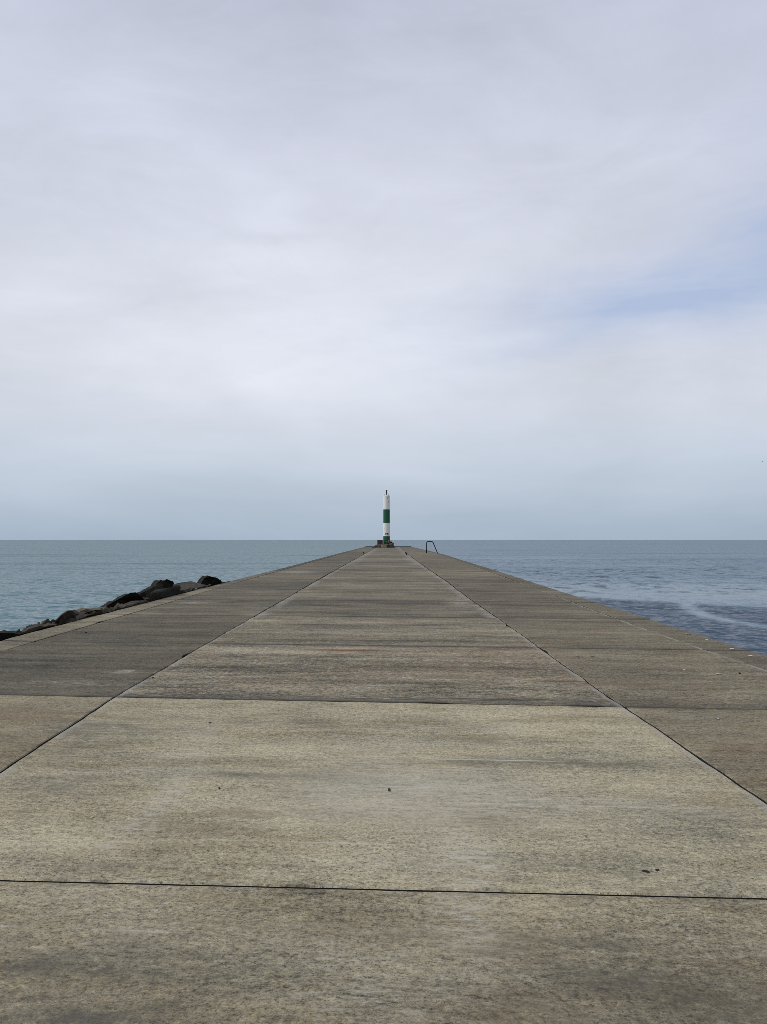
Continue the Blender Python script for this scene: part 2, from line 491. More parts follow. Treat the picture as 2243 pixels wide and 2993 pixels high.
for k in range(len(rows) - 1):
    for i in range(5):
        y = rows[k]
        r = rng.random()
        # (tone, brown, exposed aggregate)
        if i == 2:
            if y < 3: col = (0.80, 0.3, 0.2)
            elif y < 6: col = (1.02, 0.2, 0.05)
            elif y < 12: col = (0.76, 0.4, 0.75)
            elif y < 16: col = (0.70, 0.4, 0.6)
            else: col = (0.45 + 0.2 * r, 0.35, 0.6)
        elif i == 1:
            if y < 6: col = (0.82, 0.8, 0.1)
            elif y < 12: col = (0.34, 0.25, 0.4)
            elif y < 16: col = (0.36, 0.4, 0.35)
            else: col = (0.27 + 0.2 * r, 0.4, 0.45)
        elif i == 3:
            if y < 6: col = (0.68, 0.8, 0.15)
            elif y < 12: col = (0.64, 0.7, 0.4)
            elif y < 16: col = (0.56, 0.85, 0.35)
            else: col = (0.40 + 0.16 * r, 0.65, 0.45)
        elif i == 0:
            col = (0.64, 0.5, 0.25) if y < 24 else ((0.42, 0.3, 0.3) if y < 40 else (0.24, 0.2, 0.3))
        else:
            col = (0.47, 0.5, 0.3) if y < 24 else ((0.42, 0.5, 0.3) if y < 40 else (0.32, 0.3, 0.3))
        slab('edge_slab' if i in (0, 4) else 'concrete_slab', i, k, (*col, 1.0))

# core of the pier: dark joint bottom and the side walls down into the water
bm = bmesh.new()
ys = [-8.0] + [float(v) for v in range(0, 178, 4)] + [178.0]
prev = None
for y in ys:
    xl, xr = interp(L_EDGE, y) + 0.02, interp(R_EDGE, y) - 0.02
    cur = [bm.verts.new(p) for p in ((xl - 0.5, y, -6.0), (xl, y, -0.05), (xr, y, -0.05), (xr + 0.5, y, -6.0))]
    if prev:
        for a in range(3):
            bm.faces.new((prev[a], cur[a], cur[a + 1], prev[a + 1]))
    else:
        bm.faces.new(cur)
    prev = cur
bm.faces.new(prev[::-1])
core = link_bm('pier_core', bm, MAT_WALL, pier)
core.data.materials.append(MAT_JOINT)
for p in core.data.polygons:
    if abs(p.normal.z) > 0.9: p.material_index = 1

# low kerb that closes the seaward end
bm = bmesh.new()
add_box(bm, (-0.55, 177.4, 0.08), (10.2, 0.9, 0.18), 0.03)
link_bm('end_kerb', bm, simple_mat('end_kerb_concrete', (0.07, 0.07, 0.068), 0.9, 0.4, 1.5), pier)

# white gull droppings: flat splashes on the right-hand edge
def splash(px, py, w, name='bird_dropping'):
    p = G(px, py)
    bm = bmesh.new()
    n = 18
    vs = []
    for j in range(n):
        a = 2 * math.pi * j / n
        rr = w * (0.5 + 0.22 * rng.uniform(-1, 1))
        vs.append(bm.verts.new((p.x + rr * math.cos(a), p.y + rr * 1.0 * math.sin(a), 0.0045)))
    bm.faces.new(vs)
    link_bm(name, bm, MAT_WHITE, pier)


for px, py, w in ((2011, 1854, 0.13), (2067, 1870, 0.08), (2141, 1897, 0.11), (2195, 1917, 0.09), (2100, 1971, 0.09), (2003, 1886, 0.05), (2067, 1886, 0.05),
                  (2001, 1958, 0.05), (1620, 1860, 0.04), (1711, 1933, 0.04), (1764, 1789, 0.06), (1780, 1787, 0.07), (1600, 1729, 0.08), (2101, 2102, 0.025)):
    splash(px, py, w * 0.62)


# ------------------------------------------------------------------ rocks
def rock_mat(name, c1, c2, lich=0.2, c3=(0.17, 0.16, 0.12)):
    m, N, bs = new_mat(name)
    g = N.n('ShaderNodeTexCoord').outputs['Object']
    a = N.noise(g, 3.0, 6, 0.65)
    b = N.noise(g, 14.0, 5, 0.7)
    base = N.mix(N.mr(a, 0.35, 0.65), c1, c2)
    base = N.mix(N.mul(N.mr(b, 0.58, 0.7), lich), base, c3)
    N.put(bs, 'Base Color', base)
    N.put(bs, 'Roughness', 0.9)
    N.put(bs, 'Specular IOR Level', 0.12)
    bu = N.n('ShaderNodeBump')
    N.put(bu, 'Strength', 0.7)
    N.put(bu, 'Distance', 0.02)
    N.put(bu, 'Height', N.add(N.mul(a, 1.5), b))
    N.put(bs, 'Normal', bu.outputs[0])
    return m


ROCK_DARK = rock_mat('dark_rock', (0.010, 0.010, 0.009), (0.026, 0.024, 0.020), 0.45, (0.075, 0.07, 0.055))
ROCK_BROWN = rock_mat('brown_rock', (0.026, 0.023, 0.018), (0.085, 0.073, 0.052), 0.55, (0.13, 0.12, 0.085))
ROCK_TAN = rock_mat('tan_rock', (0.07, 0.062, 0.045), (0.13, 0.113, 0.08), 0.5, (0.27, 0.25, 0.2))
ROCK_GREY = rock_mat('grey_rock', (0.11, 0.11, 0.108), (0.2, 0.195, 0.185), 0.5, (0.3, 0.29, 0.27))


def rock(name, label, pts, mat, seed, cuts=3, amp=0.035, group=None, cat='rock'):
    """pts: hand-placed corner points of the stone (world); hull, cut fine, roughened"""
    pts = [Vector(p) for p in pts]
    c = sum(pts, Vector()) / len(pts)
    base = Vector((c.x, c.y, min(p.z for p in pts)))
    bm = bmesh.new()
    for p in pts: bm.verts.new(p - base)
    r = bmesh.ops.convex_hull(bm, input=bm.verts)
    bmesh.ops.delete(bm, geom=[v for v in bm.verts if not v.link_faces], context='VERTS')
    size = max((p - c).length for p in pts)
    bmesh.ops.bevel(bm, geom=list(bm.edges), offset=size * 0.035, segments=1, affect='EDGES', clamp_overlap=True)
    bmesh.ops.triangulate(bm, faces=bm.faces)
    for _ in range(cuts):
        bmesh.ops.subdivide_edges(bm, edges=[e for e in bm.edges if e.calc_length() > size * 0.06], cuts=1, use_grid_fill=True)
        bmesh.ops.triangulate(bm, faces=bm.faces)
    bm.normal_update()
    for v in bm.verts:
        q = v.co * (2.2 / size) + Vector((seed * 7.3, seed, 0))
        d = mnoise.fractal(q, 0.9, 2.1, 5) * amp * size / 0.6
        v.co += v.normal * d
    o = link_bm(name, bm, mat, None, base)
    return tag(o, label, cat, group)


def at(px, py, D):
    """world point seen at a pixel, at distance D along the pier"""
    d = RCAM @ Vector(((px - 1121.5) / FPX, -(py - 1496.5) / FPX, -1.0))
    return Vector((0, 0, EYE)) + d * (D / d.y)


def prism_rock(name, label, outline, D0, D1, mat, seed, low=-0.5, shrink=0.9, amp=0.03, group=None):
    """a stone whose face towards the deck follows the outline (pixels) along the pier edge and that runs back D1 - D0"""
    front = [at(px, py, max(D0, 6.31 * FPX / (1143.0 - px) + 0.05)) for px, py in outline]
    c = sum(front, Vector()) / len(front)
    c.z = min(p.z for p in front)
    dp = D1 - D0
    back = []
    for p in front:
        q = c + (p - c) * shrink
        w_ = Vector((-0.42, 0.9, 0))
        q.z -= 0.03
        q += w_ * dp * 1.1
        back.append(q)
    mid = []
    rr = random.Random(seed)
    for p, q in zip(front, back):
        m_ = p.lerp(q, 0.5)
        m_.z += (p.z - c.z) * rr.uniform(-0.12, 0.03)
        mid.append(m_)
    loops = []
    for lp in (front, mid, back):
        loops.append(lp + [Vector((lp[-1].x - 0.02, lp[-1].y + 0.03, low)), Vector((lp[0].x - 0.02, lp[0].y - 0.03, low))])
    base = Vector((c.x, c.y, low))
    bm = bmesh.new()
    R = [[bm.verts.new(p - base) for p in lp] for lp in loops]
    n = len(R[0])
    bm.faces.new(R[0])
    bm.faces.new(R[-1][::-1])
    for A, B in zip(R, R[1:]):
        for j in range(n):
            bm.faces.new((A[(j + 1) % n], A[j], B[j], B[(j + 1) % n]))
    bmesh.ops.recalc_face_normals(bm, faces=bm.faces)
    bmesh.ops.triangulate(bm, faces=bm.faces)
    for _ in range(4):
        bmesh.ops.subdivide_edges(bm, edges=[e for e in bm.edges if e.calc_length() > 0.07], cuts=1)
        bmesh.ops.triangulate(bm, faces=bm.faces)
    bm.normal_update()
    for v in bm.verts:
        q = v.co * 2.6 + Vector((seed * 7.3, seed, 0))
        d = mnoise.fractal(q * 1.6, 0.9, 2.1, 4) * amp * 0.7
        cv_ = mnoise.voronoi(q * 1.5)[0]
        d += ((cv_[1] - cv_[0]) - 0.25) * amp * 1.3
        v.co += v.normal * d
    o = link_bm(name, bm, mat, None, base)
    return tag(o, label, 'rock', group)


prism_rock('rock', 'large black wedge-shaped rock with one long sloping side, left of the pier edge', [(276, 1790), (312, 1770), (345, 1752), (382, 1732), (397, 1731.5), (411, 1741), (430, 1764)], 20.0, 20.9, ROCK_DARK, 1)
prism_rock('rock', 'tall dark rock with two knobbly peaks, behind the squared black block', [(409, 1740), (411, 1734), (455, 1712), (458, 1704), (470, 1694), (480, 1699), (487, 1693), (504, 1699), (509, 1706), (470, 1752)], 22.9, 23.9, ROCK_DARK, 2, amp=0.035)
b0, b1 = at(461, 1750, 21.8), at(527, 1736, 23.9)
rock('rock', 'squared black block with flat top and upright sides against the pier edge',
     [(-6.30, 21.8, 0.03), (-6.30, 21.85, 0.2), (-6.29, 23.9, 0.25), (-6.29, 23.9, -0.05), (-6.62, 21.75, 0.17), (-6.72, 23.9, 0.24), (-6.6, 21.8, -0.4), (-6.7, 23.9, -0.4), (-6.32, 21.8, -0.4), (-6.31, 23.9, -0.4)], ROCK_DARK, 3, amp=0.018)
rock('rock', 'broad flat grey-brown shelf of stone level with the pier top, between two dark rocks',
     [(-6.29, 24.1, -0.02), (-6.30, 24.1, 0.07), (-6.30, 27.8, 0.05), (-6.28, 27.8, -0.03), (-7.5, 25.2, 0.16), (-7.2, 28.6, 0.13), (-7.5, 25.2, -0.5), (-7.2, 28.6, -0.5), (-6.4, 24.1, -0.5), (-6.4, 28.2, -0.5)], ROCK_BROWN, 4, amp=0.016)
prism_rock('rock', 'dark rounded boulder farthest along the left edge, at the end of the flat shelf', [(586, 1708), (597, 1690), (607, 1682), (622, 1686), (637, 1690), (650, 1700), (654, 1708)], 28.7, 29.6, ROCK_DARK, 5)
prism_rock('rock', 'small pointed brown rock standing alone over the left pier edge', [(161, 1818), (178, 1800), (200, 1785), (209, 1784), (222, 1793), (223, 1812)], 15.5, 16.1, ROCK_BROWN, 6, amp=0.022)
prism_rock('rock', 'long low knobbly brown rock in front of the small pointed one', [(62, 1850), (85, 1838), (112, 1830), (128, 1832), (145, 1826), (165, 1827), (180, 1834)], 13.7, 14.6, ROCK_BROWN, 7, amp=0.022)
prism_rock('rock', 'low black rock cut by the left border of the picture', [(-60, 1885), (-30, 1852), (14, 1849), (45, 1850), (70, 1855), (74, 1862)], 12.7, 13.4, ROCK_DARK, 8, amp=0.022)
prism_rock('rock', 'low tan flat boulder behind the small pointed brown rock', [(222, 1800), (228, 1789), (245, 1783), (275, 1784), (297, 1781), (320, 1781), (322, 1792)], 17.2, 18.2, ROCK_TAN, 9, amp=0.015)
prism_rock('rock', 'small pale grey stone beside the small pointed brown rock', [(222, 1812), (224, 1800), (232, 1797), (247, 1799), (253, 1804), (250, 1812)], 15.9, 16.2, ROCK_GREY, 10, amp=0.012)
rock('rock', 'thin grey flake of stone lying on the edge below the large black wedge',
     [(-6.24, 18.7, 0.0), (-6.22, 18.8, 0.05), (-6.25, 20.4, 0.08), (-6.24, 20.5, 0.0), (-6.5, 18.9, 0.05), (-6.55, 20.6, 0.07), (-6.45, 19.0, -0.1), (-6.5, 20.4, -0.1)], ROCK_BROWN, 11, amp=0.02)
for sd, (px, py, s, lb) in enumerate(((553, 1727, 0.09, 'fist-sized pale stone on the left edge below the flat shelf, the nearer of two'), (572, 1724, 0.07, 'fist-sized pale stone on the left edge below the flat shelf, the farther of two'))):
    p = G(px, py)
    q = [p + Vector((random.Random(sd * 9 + j).uniform(-s, s), random.Random(sd * 5 + j + 50).uniform(-s, s), random.Random(j + sd).uniform(0, s * 0.9))) for j in range(12)]
    q += [p + Vector((a, b, 0)) for a in (-s * .8, s * .8) for b in (-s * .8, s * .8)]
    rock('stone', lb, q, ROCK_GREY, 20 + sd, cuts=2, cat='stone')

# the rubble bank the rocks lie on, dropping to the water along the left side
bm = bmesh.new()
NX, NY = 60, 150
grid = []
for j in range(NY + 1):
    y = -6 + j * 46 / NY
    row = []
    for i in range(NX + 1):
        t = i / NX
        x = -6.22 - t * 9.0
        z = 0.02 - t * 9.0 * 0.62
        v = Vector((x * 0.9, y * 0.9, 0))
        c = mnoise.cell_vector(Vector((x * 0.8, y * 0.8, 0)))
        z += 0.4 * min(1.0, 0.12 + t * 8) * (mnoise.fractal(v * 0.9, 0.8, 2.0, 4) + 0.35 * (c.x - 0.5)) - 0.05 * min(1, t * 10)
        fade = min(1.0, max(0.0, (40 - y) / 9.0))
        z = z * fade + (SEA_Z - 1.5) * (1 - fade)
        row.append(bm.verts.new((x, y, z)))
    grid.append(row)
for j in range(NY):
    for i in range(NX):
        bm.faces.new((grid[j][i], grid[j][i + 1], grid[j + 1][i + 1], grid[j + 1][i]))
for f in bm.faces:
    if f.normal.z < 0: f.normal_flip()
br = random.Random(77)
for _ in range(150):                        # small broken stones packed against the edge of the deck
    y = br.uniform(11, 28.5)
    sz = br.uniform(0.06, 0.17) * (0.6 if y < 15.3 else 1.0)
    c = Vector((-6.36 - br.uniform(0, 0.35), y, -0.02 + br.uniform(-0.05, 0.02)))
    cl = [bm.verts.new(c + Vector((br.gauss(0, 1), br.gauss(0, 1.3), br.gauss(0, 0.6))).normalized() * sz * br.uniform(0.7, 1.1)) for _k in range(9)]
    r = bmesh.ops.convex_hull(bm, input=cl)
    bmesh.ops.delete(bm, geom=[v for v in cl if v.is_valid and not v.link_faces], context='VERTS')
for _ in range(420):                        # broken stones of every size bedded in the bank
    y = br.uniform(-5, 34)
    t = br.uniform(0.10, 0.95)
    sz = br.uniform(0.14, 0.5) * (0.6 if t < 0.16 else 1.0)
    c = Vector((-6.22 - t * 9.0, y, 0.02 - t * 9.0 * 0.62 - 0.05 + br.uniform(-0.2, 0.1) * sz))
    cl = [bm.verts.new(c + Vector((br.gauss(0, 1), br.gauss(0, 1), br.gauss(0, 0.8))).normalized() * sz * br.uniform(0.7, 1.1)) for _k in range(11)]
    r = bmesh.ops.convex_hull(bm, input=cl)
    bmesh.ops.delete(bm, geom=[v for v in cl if v.is_valid and not v.link_faces], context='VERTS')
bank = link_bm('rubble_bank', bm, ROCK_BROWN)
tag(bank, 'bank of broken brown rock rubble along the left side of the pier', 'rubble bank', kind='stuff')

# loose bits on the deck
def pebble(label, px, py, w, d, h, mat, seed, rz=0.0, name='pebble', cat='pebble', group=None):
    p = G(px, py)
    rr = random.Random(seed)
    pts = []
    for j in range(26):
        a = rr.uniform(0, 2 * math.pi)
        zz = rr.uniform(0, 1)
        s = math.sqrt(max(0, 1 - (zz * 0.9) ** 2))
        v = Vector((math.cos(a) * w * s, math.sin(a) * d * s, 0))
        v.rotate(Matrix.Rotation(rz, 3, 'Z'))
        pts.append(p + v + Vector((0, 0, zz * h)))
    rock(name, label, pts, mat, seed, cuts=1, amp=0.01, cat=cat, group=group)


pebble('small round dark pebble alone in the middle of the nearest pale slab', 1138, 2312, 0.011, 0.011, 0.017, ROCK_BROWN, 31)
WEED = simple_mat('dried_seaweed', (0.02, 0.018, 0.014), 0.85, 0.4, 30)
pebble('longer black scrap of dried seaweed right of centre on the near slab', 1888, 2548, 0.022, 0.008, 0.007, WEED, 32, rz=-0.5, name='seaweed_scrap', cat='seaweed')
pebble('shorter black scrap of dried seaweed just right of the longer scrap', 1922, 2544, 0.012, 0.006, 0.006, WEED, 33, rz=0.05, name='seaweed_scrap', cat='seaweed')
pebble('dark flake lying on the pale slab below the dark aggregate slab', 614, 2113, 0.014, 0.02, 0.005, WEED, 34, name='seaweed_scrap', cat='seaweed')
pebble('tiny black pebble left of centre on the near pale slab', 641, 2305, 0.008, 0.008, 0.008, ROCK_DARK, 35)
pebble('black flake on the right-hand slab, the left one of a pair', 1690, 1920.5, 0.03, 0.03, 0.006, WEED, 36, name='seaweed_scrap', cat='seaweed')
pebble('black flake on the right-hand slab, the right one of a pair', 1734, 1920, 0.035, 0.03, 0.006, WEED, 37, name='seaweed_scrap', cat='seaweed')
pebble('black pebble near the right kerb joint by a white dropping', 2163, 1969, 0.018, 0.018, 0.016, ROCK_DARK, 38)
pebble('tiny dark pebble beside the left joint crack where the dark slabs begin', 447, 1981, 0.011, 0.011, 0.012, ROCK_DARK, 39)
pebble('tiny dark pebble on the dark left slab under the tan kerb', 252, 1850, 0.02, 0.02, 0.016, ROCK_DARK, 40)

# ------------------------------------------------------------------ lighthouse at the pier head
TX, TY = -0.9, 167.6


def paint_mat(name, col, stain_col, amt, rough=0.45):
    m, N, bs = new_mat(name)
    g = N.n('ShaderNodeTexCoord').outputs['Object']
    x, y, z = N.xyz(g)[:3]
    v = N.noise(N.comb(N.mul(x, 3), N.mul(y, 3), N.mul(z, 0.35)), 1, 5, 0.6)
    w = N.noise(g, 2.4, 5, 0.65)
    base = N.mix(N.mul(N.mr(v, 0.45, 0.7), 0.35), col, tuple(c * 0.62 for c in col))
    base = N.mix(N.mul(N.mr(w, 0.64, 0.74), amt), base, stain_col)
    N.put(bs, 'Base Color', base)
    N.put(bs, 'Roughness', rough)
    return m


MAT_TW = paint_mat('white_tower_paint', (0.86, 0.85, 0.81), (0.2, 0.12, 0.07), 0.45)
MAT_TG = paint_mat('green_tower_paint', (0.003, 0.085, 0.034), (0.02, 0.08, 0.045), 0.5, 0.4)
MAT_BLACK = simple_mat('black_painted_steel', (0.02, 0.022, 0.025), 0.45, 0.3, 8)
MAT_STONE = rock_mat('pale_plinth_concrete', (0.23, 0.21, 0.13), (0.34, 0.31, 0.21), 0.4, (0.12, 0.12, 0.09))
MAT_MOUND = rock_mat('mound_concrete', (0.055, 0.052, 0.042), (0.13, 0.12, 0.095), 0.5, (0.24, 0.22, 0.18))
MAT_RED = simple_mat('red_brown_paint', (0.105, 0.035, 0.028), 0.6, 0.4, 3)
MAT_RUST = simple_mat('rusty_brown_patch', (0.06, 0.035, 0.022), 0.85, 0.5, 12)

lh = tag(empty('lighthouse', (TX, TY, 0)), 'slim round lighthouse tower banded white and green at the pier head', 'lighthouse')
R = 0.68
bm = bmesh.new()
add_lathe(bm, [(1.25, 0.0), (1.2, 0.3), (1.05, 0.62), (0.98, 0.66), (0.60, 0.66)], 8)
link_bm('plinth', bm, MAT_STONE, lh)
secs = [('green_section', 0.64, 2.36, MAT_TG, 0.705), ('white_section', 2.36, 5.15, MAT_TW, 0.695), ('green_section', 5.15, 7.98, MAT_TG, 0.69), ('white_section', 7.98, 10.8, MAT_TW, 0.685)]
for nm, z0, z1, mt, r in secs:
    bm = bmesh.new()
    add_lathe(bm, [(r, z0), (r - 0.003, z1)], 64)
    for zm in (z0 + 0.03, (z0 + z1) / 2):
        add_lathe(bm, [(r + 0.012, zm - 0.02), (r + 0.012, zm + 0.02)], 64)
    link_bm(nm, bm, mt, lh)
bm = bmesh.new()
add_lathe(bm, [(0.66, 10.8), (0.72, 10.82), (0.72, 10.90), (0.3, 10.97), (0.1, 10.97)], 48)
link_bm('top_flange', bm, MAT_TW, lh)
bm = bmesh.new()
add_lathe(bm, [(0.17, 10.97), (0.17, 11.02), (0.10, 11.05), (0.10, 11.42), (0.17, 11.47), (0.18, 11.55), (0.11, 11.6), (0.11, 11.82), (0.19, 11.9), (0.19, 12.0), (0.05, 12.05)], 20)
link_bm('lantern', bm, MAT_BLACK, lh)
for a in (-2.5, -0.75, 0.6, 2.3):
    bm = bmesh.new()
    p = (0.55 * math.cos(a), 0.55 * math.sin(a))
    add_tube(bm, [(p[0], p[1], 10.9), (p[0], p[1], 11.12)], 0.03, 8)
    link_bm('stub_post', bm, MAT_BLACK, lh)
for j in range(24):                         # climbing irons up the right-hand front
    z = 1.4 + j * 0.4
    a = -math.pi / 2 + 0.62
    bm = bmesh.new()
    rr = 0.70
    t = Vector((-math.sin(a), math.cos(a), 0))
    c = Vector((math.cos(a), math.sin(a), 0))
    add_tube(bm, [c * (rr - 0.03) + t * 0.16 + Vector((0, 0, z)), c * (rr + 0.12) + t * 0.15 + Vector((0, 0, z)), c * (rr + 0.12) - t * 0.15 + Vector((0, 0, z)), c * (rr - 0.03) - t * 0.16 + Vector((0, 0, z))], 0.014, 6)
    link_bm('step_iron', bm, MAT_TG if (z < 2.36 or 5.15 < z < 7.98) else MAT_TW, lh)
for a, z, w, h in ((-0.22, 2.84, 0.2, 0.3), (0.42, 2.82, 0.24, 0.36), (0.1, 2.93, 0.2, 0.1), (0.75, 9.55, 0.16, 0.2), (0.42, 10.35, 0.12, 0.4), (0.5, 10.65, 0.12, 0.14), (0.86, 8.7, 0.1, 0.22)):
    bm = bmesh.new()
    add_box(bm, (0, -0.705, 0), (w, 0.05, h), 0.012)
    bmesh.ops.rotate(bm, verts=bm.verts, cent=(0, 0, 0), matrix=Matrix.Rotation(a, 3, 'Z'))
    bmesh.ops.translate(bm, verts=bm.verts, vec=(0, 0, z))
    link_bm('vent_plate', bm, MAT_RUST if z < 5 else MAT_BLACK, lh)

# rough concrete mound under the tower
rr = random.Random(11)
pts = []
for (x, y, z) in ((-3.95, 164.6, 0), (-3.1, 164.7, 0.55), (-2.95, 165.4, 0.62), (0.35, 164.9, 0.62), (0.6, 164.8, 0.5), (0.85, 164.6, 0), (0.9, 171, 0), (0.5, 170.5, 0.62), (-3.2, 170.5, 0.6), (-4.0, 171, 0)):
    pts.append((x, y, z))
mound = rock('concrete_mound', 'low rough dark concrete mound around the foot of the lighthouse', pts, MAT_MOUND, 51, cuts=4, amp=0.006, cat='mound')

bm = bmesh.new()
add_box(bm, (-1.42 - mound.location.x, 164.72 - mound.location.y, 0.30), (1.15, 0.8, 0.60), 0.06)
link_bm('pale_block', bm, MAT_STONE, mound)

# red-brown cabinet left of the tower
cab = tag(empty('cabinet', (-2.25, 166.6, 0.6)), 'rusty red-brown metal cabinet on the mound left of the lighthouse', 'cabinet')
bm = bmesh.new(); add_box(bm, (0, 0, 0.43), (1.12, 0.8, 0.86), 0.02); link_bm('body', bm, MAT_RED, cab)
bm = bmesh.new(); add_box(bm, (0, -0.02, 0.905), (1.22, 0.92, 0.08), 0.015); link_bm('lid', bm, simple_mat('dark_lid', (0.03, 0.014, 0.014), 0.6), cab)
for x in (-0.27, 0.27):
    bm = bmesh.new(); add_box(bm, (x, -0.413, 0.42), (0.5, 0.022, 0.74), 0.006)
    d = link_bm('door', bm, MAT_RED, cab)
    bm = bmesh.new(); add_box(bm, (x * 0.35, -0.435, 0.45), (0.03, 0.025, 0.14), 0.005); link_bm('handle', bm, MAT_BLACK, d)

# ------------------------------------------------------------------ ladder handrail
hr0, hr1 = G(1247, 1616.5), G(1285.5, 1618.3)
hr = tag(empty('ladder_handrail', hr0), 'dark bent-tube ladder handrail standing on the right edge of the pier', 'handrail')
W = hr1.x - hr0.x
H = 1.40
pts = [(0, 0, 0), (0.01, 0, 0.6), (0.03, 0, H - 0.16)]
for a in range(1, 7):
    t = a / 6 * math.pi / 2
    pts.append((0.03 + 0.16 * (1 - math.cos(t)), 0, H - 0.16 + 0.16 * math.sin(t)))
xr = W * 0.53
pts.append((xr - 0.06, 0.0, H))
for a in range(1, 6):
    t = a / 5
    pts.append((xr - 0.06 + 0.17 * t, 0, H - 0.13 * t * t))
pts.append((W, -0.05, 0.02))
pts.append((W + 0.05, -0.06, -0.12))
bm = bmesh.new(); add_tube(bm, pts, 0.055, 12)
link_bm('tube', bm, MAT_BLACK, hr)
for p in ((0, 0),):
    bm = bmesh.new(); add_lathe(bm, [(0.11, 0.0), (0.11, 0.03), (0.06, 0.04)], 16, p); link_bm('foot_flange', bm, MAT_BLACK, hr)
bm = bmesh.new(); add_box(bm, (W + 0.01, -0.055, 0.02), (0.14, 0.14, 0.03), 0.005); link_bm('foot_flange', bm, MAT_BLACK, hr)


# ------------------------------------------------------------------ figures: volumes fused into one skin by a voxel remesh
def fused(name, bm, mat, parent=None, voxel=0.01, loc=(0, 0, 0), smooth=6):
    o = link_bm(name, bm, mat, parent, loc)
    r = o.modifiers.new('fuse', 'REMESH')
    r.mode = 'VOXEL'
    r.voxel_size = voxel
    r.use_smooth_shade = True
    if smooth:
        s = o.modifiers.new('soften', 'SMOOTH')
        s.factor = 0.5
        s.iterations = smooth
    return o


SKIN = simple_mat('skin', (0.55, 0.36, 0.27), 0.55, 0.1, 20)
BLACKCLOTH = simple_mat('black_cloth', (0.012, 0.012, 0.016), 0.85, 0.3, 14)
GREYCLOTH = simple_mat('grey_denim', (0.075, 0.07, 0.078), 0.85, 0.35, 14)
DARKCLOTH = simple_mat('charcoal_cloth', (0.02, 0.021, 0.022), 0.85, 0.3, 14)
HAIR = simple_mat('dark_hair', (0.012, 0.009, 0.007), 0.6, 0.3, 40)
PALECLOTH = simple_mat('pale_cloth', (0.55, 0.54, 0.52), 0.8, 0.2, 20)


def hand(bm, wrist, fwd, side, up, s=1.0, curl=0.5):
    """palm, four fingers of unequal length with a knuckle bend, and a thumb from the side of the palm"""
    w, f, sd, u = Vector(wrist), Vector(fwd).normalized(), Vector(side).normalized(), Vector(up).normalized()
    for t in (-1, 0, 1):
        add_cap(bm, w + sd * 0.02 * t * s, w + f * 0.085 * s + sd * 0.026 * t * s, 0.016 * s, 0.014 * s)
    for q, ln in ((-1.5, 0.062), (-0.5, 0.076), (0.5, 0.082), (1.5, 0.072)):
        a = w + f * 0.088 * s + sd * 0.021 * q * s
        b = a + (f * math.cos(curl * .5) - u * math.sin(curl * .5)) * ln * 0.5 * s
        c = b + (f * math.cos(curl * 1.3) - u * math.sin(curl * 1.3)) * ln * 0.5 * s
        add_cap(bm, a, b, 0.0095 * s, 0.009 * s)
        add_cap(bm, b, c, 0.009 * s, 0.0078 * s)
    a = w + f * 0.025 * s + sd * 0.03 * s
    b = a + (f * 0.6 + sd * 0.75 - u * 0.2).normalized() * 0.038 * s
    c = b + (f * 0.9 + sd * 0.25 - u * 0.35).normalized() * 0.032 * s
    add_cap(bm, a, b, 0.013 * s, 0.011 * s)
    add_cap(bm, b, c, 0.011 * s, 0.009 * s)


def head(bm, c, fwd):
    c = Vector(c)
    f = Vector(fwd).normalized()
    rt = f.cross(Vector((0, 0, 1))).normalized()
    rot = Matrix((rt, f, Vector((0, 0, 1)))).transposed()
    L = lambda x, y, z: c + rot @ Vector((x, y, z))
    add_blob(bm, L(0, -0.01, 0.035), (0.076, 0.094, 0.092), rot)
    add_blob(bm, L(0, 0.02, -0.045), (0.058, 0.07, 0.075), rot)
    add_cap(bm, L(0, 0.085, 0.01), L(0, 0.106, -0.03), 0.009, 0.015)      # nose
    add_blob(bm, L(0, 0.084, -0.066), (0.024, 0.012, 0.011), rot)         # mouth
    add_blob(bm, L(0, 0.07, -0.105), (0.026, 0.02, 0.02), rot)            # chin
    for s in (-1, 1):
        add_blob(bm, L(0.033 * s, 0.078, 0.008), (0.016, 0.012, 0.011), rot)   # eyes
        add_blob(bm, L(0.078 * s, -0.005, -0.01), (0.012, 0.022, 0.034), rot)  # ears
    return L, rot


